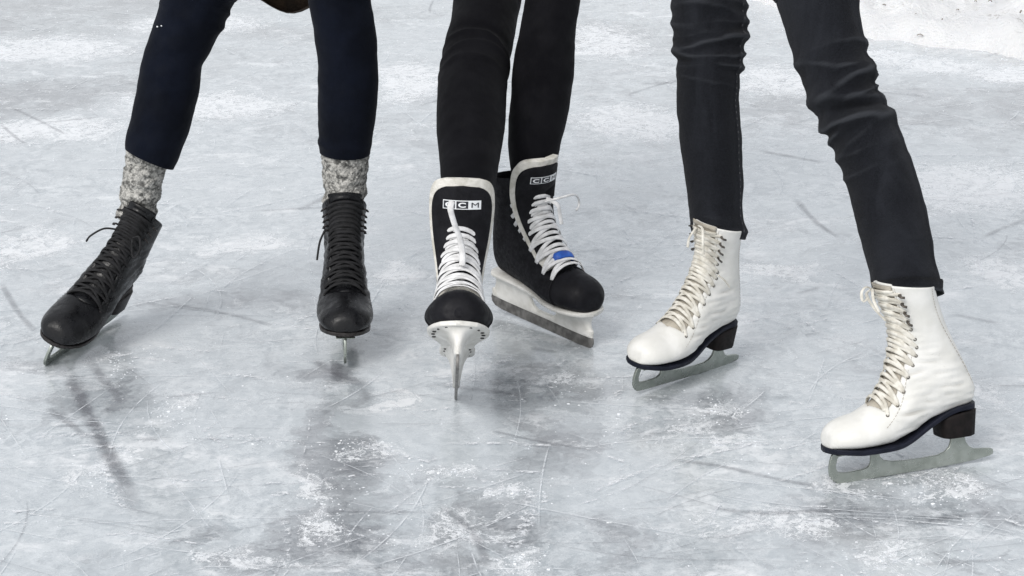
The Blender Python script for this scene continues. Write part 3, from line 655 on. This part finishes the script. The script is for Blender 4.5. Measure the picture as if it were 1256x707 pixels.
    for i, t in enumerate(rows):
        for s in (-1, 1):
            ph = s*(op(t)+er); v, f = disc(bt.pt(t, ph, .0006), bt.nrm(t, ph), .0032, .0009); obj('eyelet', v, f, M['rivet'], o)
        P, N = lace_path(bt, t, op(t)+er+.03, t+random.uniform(-.05, .05), -(op(t)+er+.03), .0040, arch=.0045); mb.add(*sweep(P, N, .0037, .0013))
        if i < 8:
            for s in (-1, 1):
                P, N = lace_path(bt, t, s*(op(t)+er+.03), rows[i+1], -s*(op(rows[i+1])+er+.03), .0058, arch=.0055+.001*s); mb.add(*sweep(P, N, .0036, .0013))
    for lp, a_ in loops:
        P = smooth_path([bt.flex(q) for q in lp], 34); mb.add(*sweep(P, Vector((1, .15, .5)), a_, .0022))
    mb.build('lace', M['lace_white'], o)
    if tag:
        P, N = lace_path(bt, 5.45, .34, 5.75, -.30, .0105, arch=.004, n=10); mb = MB(); mb.add(*sweep(P, N, .0080, .0016)); t_ = mb.build('lace_tag', M['blue'], o)
    # sole plates with rivets
    W = prof([(.146, .004), (.1425, .016), (.136, .029), (.120, .0400), (.10, .0470), (.075, .0480), (.05, .044), (.02, .034), (-.01, .028), (-.05, .027), (-.09, .029), (-.115, .027), (-.127, .016), (-.1305, .004)])
    zb = lambda x: .0705+.006*sstep(.03, -.10, x)
    xs = [.146-.001*i for i in range(12)]+[.134-.26*i/80 for i in range(1, 81)]+[-.1305]
    v, f = slab(xs, W, lambda x: zb(x)+.0015, lambda x: zb(x)-.006); fix_normals(obj('sole_plate', v, f, M['plastic_white'], o))
    for (x, s) in [(.132, .55), (.118, .72), (.100, .78), (.082, .80), (.062, .80), (-.045, .7), (-.07, .7), (-.105, .6)]:
        for sg in (-1, 1):
            v, f = disc(Vector((x, sg*s*W(x), zb(x)-.0062)), Vector((0, 0, -1)), .0032, .0012, 10, .1); obj('rivet', v, f, M['rivet'], o)
    # holder: two pillars flowing into a rail
    mb = MB()
    def pillar(tbl):
        rings = []
        for k in range(25):
            x0, x1, hw, z = cr(tbl, k*(len(tbl)-1)/24); r = []
            for j in range(40):
                an = 2*math.pi*j/40; cx, sy = math.cos(an), math.sin(an)
                r.append(Vector(((x0+x1)/2+(x1-x0)/2*math.copysign(abs(cx)**.6, cx), hw*math.copysign(abs(sy)**.75, sy), z)))
            rings.append(r)
        mb.add(*loft(rings))
    pillar([(.030, .139, .042, .0665), (.034, .137, .028, .0620), (.040, .134, .0165, .0560), (.044, .133, .0115, .0480), (.044, .135, .0090, .0410), (.038, .139, .0076, .0340), (.024, .141, .0066, .0270), (.014, .1425, .0058, .0215)])
    pillar([(-.127, -.008, .024, .0730), (-.127, -.016, .018, .0660), (-.127, -.024, .0130, .0580), (-.128, -.028, .0105, .0500), (-.131, -.026, .0088, .0420), (-.135, -.018, .0076, .0350), (-.139, .0, .0066, .0270), (-.141, .010, .0058, .0215)])
    rings = []
    for i in range(41):
        x = -.141+.283*i/40; e = sstep(-.141, -.134, x)*(1-sstep(.135, .142, x)); zt = .034-.004*math.cos((x)/.14*math.pi); zl = .0205
        hw = .0062*(.25+.75*e); zm = (zt+zl)/2; hz = (zt-zl)/2*(.5+.5*e)
        rings.append([Vector((x, hw*math.copysign(abs(math.sin(a))**.6, math.sin(a)), zm+hz*math.copysign(abs(math.cos(a))**.6, math.cos(a)))) for a in [2*math.pi*j/16 for j in range(16)]])
    mb.add(*loft(rings)); fix_normals(mb.build('blade_holder', M['plastic_white'], o))
    outer = [(.137, .0225), (.1415, .019), (.1428, .011), (.1405, .0045), (.134, .0012), (.11, 0), (.05, 0), (0, 0), (-.05, 0), (-.11, .0004), (-.130, .003), (-.1385, .0085), (-.1415, .0165), (-.140, .0225)]
    plate('blade', [outer], .0030, M['steel_dull'], o)
    return o, bt

# ------------------------------------------------------------------ legs, socks, trousers
def limb(rows, y_bot, y_top, upper, NR=200, NP=96, folds=(), seed=0, amp=.0015, inner=None, deep=1.08, grow=0.0, seam=None, hem=0.0):
    """rows: (photo y, left edge x, right edge x) from the top of the frame down; upper: [(point, radius)] above the frame, from the hip down."""
    ctl = []
    for (p, r) in upper: ctl.append((p.x, p.y, p.z, r))
    ya, yb = rows[0][0], rows[-1][0]; pts = []
    for (y, xl, xr) in rows:
        u = (y-ya)/(yb-ya); Y = y_top+(y_bot-y_top)*u; p = at((xl+xr)/2, y, Y); pts.append((p, (xr-xl)/2*(Y/ray(0, y).y)/FPX))
    for i, (p, hw) in enumerate(pts):
        a = pts[max(i-1, 0)][0]; b = pts[min(i+1, len(pts)-1)][0]; dx, dz = b.x-a.x, b.z-a.z
        ctl.append((p.x, p.y, p.z, (hw+grow)*abs(dz)/math.hypot(dx, dz)))
    # resample by length
    fine = [cr(ctl, i*(len(ctl)-1)/400) for i in range(401)]; L = [0]
    for a, b in zip(fine, fine[1:]): L.append(L[-1]+math.dist(a[:3], b[:3]))
    rings = []; tot = L[-1]; k = 0; info = []
    for i in range(NR):
        s = tot*i/(NR-1)
        while k < 399 and L[k+1] < s: k += 1
        u = (s-L[k])/max(1e-9, L[k+1]-L[k]); c = [a+(b-a)*u for a, b in zip(fine[k], fine[k+1])]
        T = Vector([b-a for a, b in zip(fine[max(k-6, 0)][:3], fine[min(k+7, 400)][:3])]).normalized()
        sx = Vector((1, 0, 0)); sx = (sx-T*sx.dot(T)).normalized(); sy = T.cross(sx)        # T points down; sy towards/away
        if sy.y > 0: sy = -sy                                                              # sy faces the camera
        fromb = tot-s; r = []
        for j in range(NP):
            an = 2*math.pi*j/NP; ca, sa = math.cos(an), math.sin(an); d = 0
            for (f0, am, wd, th0, tilt, sharp) in folds:
                wd = wd*(.8+.9*abs(math.sin(f0*977))); am = am*(.65+.6*abs(math.sin(f0*431)))
                ff_ = fromb-f0-tilt*math.sin(an-th0)-.004*mnoise.noise(Vector((ca*2, sa*2, f0*50+seed)))
                g = math.exp(-(abs(ff_)/wd)**sharp); d += 1.35*am*g*(.35+.65*max(0, math.cos(an-th0)))
            dirn = sx*ca+sy*sa; base = Vector(c[:3])+sx*(ca*c[3])+sy*(sa*c[3]*deep)
            d += amp*mnoise.fractal(Vector((base.x*14+seed, base.y*14, base.z*22)), 1, 2, 3)
            if seam is not None:
                da = abs((an-seam+math.pi) % (2*math.pi)-math.pi); d += .0028*math.exp(-(da*c[3]/.0026)**2)
            r.append(base+dirn*d+Vector((0, 0, -hem*ca*sstep(.07, 0, fromb))))
        rings.append(r); info.append((Vector(c[:3]), c[3], sx, sy))
    # turn under at the hem
    for (dr, up) in ((-.0014, -.0006), (-.0026, .0014), (-.003, .02)):
        c = info[-1]; r = [c[0]+(p-c[0])*(1+dr/max(c[1], .01))+Vector((0, 0, up)) for p in rings[NR-1]]; rings.append(r)
    return rings, info
def band_folds(rng, n, f0, f1, am, wd, rs):
    out = []; rr = random.Random(rs)
    for i in range(n): out.append((f0+(f1-f0)*(i+.5)/n+rr.uniform(-.006, .006), rr.uniform(.5, 1)*am*(1 if rr.random() < .75 else -.6), rr.uniform(.6, 1.3)*wd, rr.uniform(0, 6.28) if rng is None else rng+rr.uniform(-.8, .8), rr.uniform(-.012, .012), rr.choice((1.3, 1.6, 2))))
    return out

def body_mesh(root, joints, edges, radii):
    me = bpy.data.meshes.new('tmp'); me.from_pydata([tuple(j) for j in joints], edges, []); o = bpy.data.objects.new('tmp', me); C.objects.link(o)
    md = o.modifiers.new('s', 'SKIN'); md.use_smooth_shade = True
    for i, r in enumerate(radii): me.skin_vertices[0].data[i].radius = (r, r) if not isinstance(r, tuple) else r
    me.skin_vertices[0].data[0].use_root = True
    sb = o.modifiers.new('b', 'SUBSURF'); sb.levels = 2; sb.render_levels = 2
    dg = bpy.context.evaluated_depsgraph_get(); m2 = bpy.data.meshes.new_from_object(o.evaluated_get(dg)); bpy.data.objects.remove(o)
    m2.name = 'body'; m2.materials.clear(); m2.materials.append(M['skin']); m2.transform(Matrix.Translation(-root.location))
    b = bpy.data.objects.new('body', m2); C.objects.link(b); b.parent = root; return b

def person(loc, label, legs, trouser_name, trouser_mat, hip, coat_mat, hem_z, skates, socks=None, lean=(0, 0), coat_w=1.0, tail=None):
    """legs: list of dicts for the photo-left and photo-right leg"""
    root = bpy.data.objects.new('person', None); C.objects.link(root); root.location = loc; root.empty_display_size = .1
    root['label'] = label; root['category'] = 'person'; root['group'] = 'people standing on ice skates'
    rl = Vector(loc); hip = Vector(hip); mb = MB(); infos = []
    for k, lg in enumerate(legs):
        hx = hip+Vector(((-.082, .082)[k], 0, -.04)); hx2 = hip+Vector(((-.088, .088)[k], 0, -.14))
        rings, info = limb(lg['rows'], lg['yb'], lg['yt'], [(hx, .084)], folds=lg.get('folds', ()), seed=k*7+lg.get('seed', 0), amp=lg.get('amp', .0015), seam=lg.get('seam'), hem=lg.get('hem', 0))
        v, f = loft(rings, True, True); mb.add(v, f); infos.append(info)
        if lg.get('stitch'):
            c_an = lg['seam']; n = len(info)
            for i in range(60, n-3, 3):
                P = [rings[i][int(c_an/(2*math.pi)*96+1.5) % 96]*(1-q)+rings[i+1][int(c_an/(2*math.pi)*96+1.5) % 96]*q for q in (0, .5, 1)]
                c0 = info[i][0]; nn = (P[0]-c0).normalized(); mb.add(*sweep([p+nn*.0005 for p in P], nn, .0009, .0006, 5), 1)
    # pelvis part of the trousers
    pr = []
    for (dz, rx, ry) in ((-.10, .10, .08), (-.07, .155, .105), (0, .168, .115), (.08, .160, .11), (.15, .140, .10)):
        pr.append([hip+Vector((rx*math.cos(a), ry*math.sin(a), dz)) for a in [2*math.pi*j/48 for j in range(48)]])
    mb.add(*loft(pr))
    for (x, y, Y, r) in sum([lg.get('flecks', []) for lg in legs], []):
        mb.add(*ball(at(x, y, Y), r, 1, 1, .8, 6), 2)
    mb.v = [v-rl for v in mb.v]
    tr = mb.build(trouser_name, [trouser_mat, M['stitch_grey'], M['snow_fleck']], root); fix_normals(tr)
    # body: one continuous skin from ankles to head, hidden by the clothes below the neck
    lx, ly = lean; pel = hip.copy(); ch = pel+Vector((lx*.5, ly*.5, .34)); nk = pel+Vector((lx, ly, .54)); hd = pel+Vector((lx, ly-.01, .64)); ht = pel+Vector((lx, ly-.01, .74))
    J = [pel, ch, nk, hd, ht]; E = [(0, 1), (1, 2), (2, 3), (3, 4)]; RR = [.105, .115, .048, .080, .068]
    for k, info in enumerate(infos):
        b = len(J); kn = info[int(len(info)*.5)][0]; an = info[-1][0]
        J += [pel+Vector(((-.08, .08)[k], 0, -.05)), info[int(len(info)*.3)][0], kn, info[int(len(info)*.75)][0], an, legs[k]['ank']]
        E += [(0, b), (b, b+1), (b+1, b+2), (b+2, b+3), (b+3, b+4), (b+4, b+5)]; RR += [.072, .052, .038, .034, .020, .016]
    sh = []
    for s in (-1, 1):
        b = len(J); J += [ch+Vector((s*.165, 0, .10)), ch+Vector((s*.235, .04, -.14)), pel+Vector((s*.175, -.09, .10))]
        E += [(1, b), (b, b+1), (b+1, b+2)]; RR += [.048, .036, .028]; sh.append(J[b:b+3])
    body_mesh(root, J, E, RR)
    # nose, hair
    v, f = ball(hd-rl+Vector((0, .022, .045)), .096, 1, 1.02, 1.12, 16); obj('hair', v, f, M['hair'], root)
    # coat: flared body and two sleeves whose ends sit in the pockets
    mb = MB(); rings = []; hz = hem_z-pel.z
    for i in range(30):
        u = i/29; z = hz+(.50-hz)*u; e = sstep(.0, 1, (z)/.45) if z > 0 else 0
        rx = (.195-.03*sstep(-.1, .12, z)+.03*sstep(.15, .38, z)-.12*sstep(.40, .50, z))*coat_w; ry = (.145-.02*sstep(-.1, .12, z)-.02*sstep(.40, .50, z)); r = []
        for j in range(72):
            a = 2*math.pi*j/72; fold = 1+.035*math.sin(a*9+2*u)*(1-u)**2+.02*math.sin(a*5+1)
            zz = z
            if i < 6 and tail: zz += tail(a)*(1-i/6)
            r.append(pel+Vector((lx*max(0, z)/.5, ly*max(0, z)/.5, 0))+Vector((rx*fold*math.cos(a), ry*fold*math.sin(a), zz)))
        rings.append(r)
    inn = [[p+(Vector((pel.x, pel.y, p.z))-p)*.05+Vector((0, 0, .004)) for p in rings[0]]]
    mb.add(*loft(inn+rings, False, True))
    for s3 in sh:
        P = smooth_path([s3[0]+Vector((0, 0, .01)), s3[0].lerp(s3[1], .5)+Vector(((s3[1].x-s3[0].x)*.25, 0, 0)), s3[1], s3[1].lerp(s3[2], .6), s3[2]], 30)
        rings = []
        for i, p in enumerate(P):
            T = (P[min(i+1, 29)]-P[max(i-1, 0)]).normalized(); n = Vector((0, 1, 0)); n = (n-T*n.dot(T)).normalized(); s_ = T.cross(n)
            rad = .064-.016*i/29+.002*math.sin(i*1.7); rings.append([p+s_*rad*math.cos(2*math.pi*j/28)+n*rad*math.sin(2*math.pi*j/28) for j in range(28)])
        mb.add(*loft(rings))
    mb.v = [v-rl for v in mb.v]; fix_normals(mb.build('coat', coat_mat, root))
    return root

def sock(root, top, bot, rt, rb, seed=0, deep=1.1):
    rings = []; rl = root.location; T = (bot-top).normalized(); sx = Vector((1, 0, 0)); sx = (sx-T*sx.dot(T)).normalized(); sy = T.cross(sx)
    for i in range(70):
        u = i/69; c = top.lerp(bot, u); r0 = rt+(rb-rt)*u; r = []
        for j in range(110):
            a = 2*math.pi*j/110; rib = .0010*math.sin(a*30)*math.copysign(1, math.sin(u*75+.6*math.sin(a*30)))
            d = rib+.0035*mnoise.noise(Vector((math.cos(a)*2.2, math.sin(a)*2.2, u*9+seed)))+.003*math.sin(u*22+1.3*math.sin(a+seed))*sstep(.4, .9, u)+.0016*mnoise.noise(Vector((math.cos(a)*14, math.sin(a)*14, u*30+seed)))
            r.append(c+sx*((r0+d)*math.cos(a))+sy*((r0+d)*deep*math.sin(a))-rl)
        rings.append(r)
    v, f = loft(rings); return fix_normals(obj('sock', v, f, M['sock'], root))

# ---- placements of the six skates
X1L = pose(-.808, 3.470, 254, -1, -25, 1.03)
X1R = pose(-.314, 3.448, -84, 3.5, -2.2, 1.02)
X2A = pose(-.092, 3.045, -87.5, 31, -2.6, 1.06)
X2B = pose(.055, 3.543, -50, -3, .5, 1.035)
X3A = pose(.309, 3.273, 223, 2.5, -6, .962)
X3B = pose(.628, 2.843, 199, -1.2, 8.5, 1.0)
FL = {'1L': -.025, '1R': .005, '2A': .035, '2B': -.015, '3A': .025, '3B': .058}
ANK = Vector((-.052, 0, .27))
yd = lambda X: (X @ ANK).y + (.01 if X is X3B else 0)

# ---- person on the left: navy leggings, grey socks, black figure skates
P1 = person((-.50, 3.62, 0), 'person in navy leggings, grey socks and black figure skates, brown coat hem above', [
    dict(rows=[(-60, 205, 310), (-20, 198, 296), (0, 195, 286), (20, 191, 278), (45, 182, 266), (70, 175, 251), (100, 170, 246), (130, 163, 240), (160, 157, 231), (183, 152, 221), (195, 151, 215)], hem=.007, ank=X1L @ Vector((-.074, -.012, .235)), yb=yd(X1L), yt=3.55, seed=3, amp=.0022,
         folds=[(.30, .0035, .005, 0.3, .01, 1.6), (.275, .003, .004, 5.9, -.006, 1.6), (.33, .003, .006, 3.3, .01, 1.6)], flecks=[(190, 70, 3.475, .0022), (207, 70, 3.475, .0022), (193, 33, 3.475, .0018), (198, 32, 3.475, .0016)]),
    dict(rows=[(-60, 372, 456), (-20, 376, 455), (0, 378, 455), (30, 384, 460), (60, 388, 463), (90, 390, 464), (120, 390, 463), (150, 390, 460), (170, 391, 457), (187, 392, 455)], ank=X1R @ Vector((-.05+FL['1R']*.5, 0, .19)), yb=yd(X1R), yt=3.5, seed=9, amp=.0018,
         folds=[(.02, .002, .004, 3.1, .002, 1.6)])],
    'leggings', M['leggings_navy'], (-.485, 3.62, 1.00), M['coat_brown'], .71, None, lean=(.02, 0), tail=lambda a: -.140*max(0, math.sin(a+.30))**4)
figure_skate(P1, X1L, False, 13.9, 'black leather figure skate with loose laces, heel lifted off the ice', 1, hooks=3,
             flex=FL['1L'], wide=1.0, loops=[[(.012, .02, .235), (.03, .035, .250), (.045, .05, .238), (.042, .045, .218), (.025, .03, .222), (.012, .02, .232)], [(.012, -.01, .235), (.028, -.03, .232), (.036, -.045, .212), (.030, -.05, .196)]])
figure_skate(P1, X1R, False, 13.7, 'black leather figure skate pointing straight at the viewer', 2, hooks=5,
             flex=FL['1R'], wide=1.07, loops=[[(.005, -.035, .215), (.02, -.045, .195), (.035, -.05, .165)]])
a = X1L @ Vector((-.074, -.012, .235)); sock(P1, at(182, 184, yd(X1L)+.012), a, .0385, .0330, 1, 1.0)
a = X1R @ Vector((-.055, 0, .235)); sock(P1, at(424, 172, yd(X1R)), a, .0450, .0360, 5)

# ---- person in the middle: black leggings, hockey skates
P2 = person((.02, 3.6, 0), 'person in black leggings and black hockey skates with white laces, between two others', [
    dict(rows=[(-60, 560, 646), (-20, 558, 643), (0, 556, 640), (30, 552, 634), (60, 544, 629), (90, 539, 624), (120, 536, 621), (150, 535, 620), (180, 537, 615), (210, 540, 610), (250, 545, 604), (270, 548, 602)], ank=X2A @ Vector((-.05+FL['2A']*.5, 0, .19)), yb=yd(X2A)-.01, yt=3.95, seed=21,
         folds=[(.47, .003, .005, 1.5, .008, 1.6), (.44, .0028, .005, 1.2, -.006, 1.6), (.40, .0024, .004, 1.9, .004, 1.6), (.49, -.002, .006, 1.5, .003, 1.6)]),
    dict(rows=[(-60, 650, 716), (-20, 646, 714), (0, 644, 712), (20, 641, 709), (45, 636, 706), (60, 633, 706), (90, 628, 704), (120, 626, 700), (150, 623, 694), (180, 623, 687), (210, 626, 683), (240, 628, 680)], ank=X2B @ Vector((-.05+FL['2B']*.5, 0, .19)), yb=yd(X2B), yt=3.72, seed=29,
         folds=[(.50, .0028, .004, .2, .004, 1.5), (.478, .0028, .004, .1, .003, 1.5), (.455, .002, .004, 6.1, -.003, 1.5)], flecks=[(672, 102, 3.625, .0024)])],
    'leggings', M['leggings_black'], (.055, 3.86, 1.00), M['coat_dark'], .90, None, lean=(0, .02))
hockey_skate(P2, X2A, 'black hockey skate seen from the front, toe tipped up off the ice', 4,
             flex=FL['2A'], loops=[([(.050, -.016, .276), (.056, -.018, .264), (.050, -.012, .245), (.040, -.001, .220), (.038, .003, .198), (.044, .003, .180)], .0052)])
hockey_skate(P2, X2B, 'black hockey skate turned to the right with a blue tag on its laces', 6, tag=True,
             flex=FL['2B'], loops=[([(.02, -.01, .245), (.035, .02, .252), (.030, .05, .250), (.018, .072, .238), (.014, .078, .222), (.02, .066, .216)], .0022), ([(.018, -.004, .25), (.034, .008, .24), (.036, .012, .222), (.04, .012, .205)], .0048)])

# ---- person on the right: washed black jeans, white figure skates
P3 = person((.56, 3.15, 0), 'person in washed black jeans and white leather figure skates with dark heels', [
    dict(rows=[(-60, 824, 915), (-20, 824, 914), (0, 825, 914), (30, 827, 913), (60, 829, 911), (90, 830, 909), (115, 830, 907), (140, 831, 907), (180, 835, 910), (220, 840, 911), (255, 845, 911), (276, 847, 912), (290, 848, 913)], hem=.010, ank=X3A @ Vector((-.05+FL['3A']*.5, 0, .19)), yb=yd(X3A), yt=3.42, seed=40, amp=.002, seam=.62, stitch=True,
         folds=[(.40, .006, .0055, 0.1, .006, 1.4), (.372, .0055, .005, .3, -.005, 1.4), (.345, .006, .0045, 6.1, .004, 1.4), (.318, .0045, .004, .1, -.006, 1.4), (.292, .005, .004, .0, .005, 1.4), (.31, .0055, .007, 2.2, .018, 1.5), (.338, .0055, .006, 1.5, -.014, 1.5), (.365, .005, .007, 2.6, .016, 1.5), (.295, -.004, .005, 1.4, .012, 1.5), (.39, .004, .008, 1.2, .02, 1.5),
                (.27, .0024, .006, 1.8, .01, 1.5), (.012, .004, .006, .1, .002, 1.5), (.03, .002, .006, 1.6, .006, 1.5)]),
    dict(rows=[(-60, 935, 1052), (-20, 948, 1054), (0, 953, 1055), (30, 962, 1057), (60, 972, 1061), (85, 981, 1067), (110, 989, 1075), (130, 998, 1084), (150, 1010, 1096), (180, 1022, 1110), (220, 1037, 1124), (260, 1048, 1134), (300, 1058, 1143), (330, 1066, 1149), (345, 1067, 1154), (362, 1069, 1159)], hem=.009, ank=X3B @ Vector((-.05+FL['3B']*.5, 0, .19)), yb=yd(X3B), yt=3.15, seed=50, amp=.0022, seam=.55,
         folds=[(.40, .006, .0055, .1, .01, 1.4), (.372, .0055, .005, .3, -.006, 1.4), (.345, .006, .0045, 6.1, .006, 1.4), (.325, .004, .004, .1, -.006, 1.4), (.30, .0065, .006, 3.0, .012, 1.4), (.275, .0060, .005, 3.3, -.006, 1.4), (.24, .004, .005, 3.1, .004, 1.4), (.205, .003, .005, 3.2, .004, 1.4),
                (.32, .007, .007, 1.6, .022, 1.5), (.352, .0065, .006, 1.2, -.018, 1.5), (.288, .007, .007, 1.9, .020, 1.5), (.38, .005, .008, 2.0, .024, 1.5), (.303, -.005, .005, 1.5, .02, 1.5), (.262, .0045, .006, 1.7, -.016, 1.5), (.16, .002, .02, 1.2, .02, 2), (.10, .002, .02, 2.0, .02, 2)])],
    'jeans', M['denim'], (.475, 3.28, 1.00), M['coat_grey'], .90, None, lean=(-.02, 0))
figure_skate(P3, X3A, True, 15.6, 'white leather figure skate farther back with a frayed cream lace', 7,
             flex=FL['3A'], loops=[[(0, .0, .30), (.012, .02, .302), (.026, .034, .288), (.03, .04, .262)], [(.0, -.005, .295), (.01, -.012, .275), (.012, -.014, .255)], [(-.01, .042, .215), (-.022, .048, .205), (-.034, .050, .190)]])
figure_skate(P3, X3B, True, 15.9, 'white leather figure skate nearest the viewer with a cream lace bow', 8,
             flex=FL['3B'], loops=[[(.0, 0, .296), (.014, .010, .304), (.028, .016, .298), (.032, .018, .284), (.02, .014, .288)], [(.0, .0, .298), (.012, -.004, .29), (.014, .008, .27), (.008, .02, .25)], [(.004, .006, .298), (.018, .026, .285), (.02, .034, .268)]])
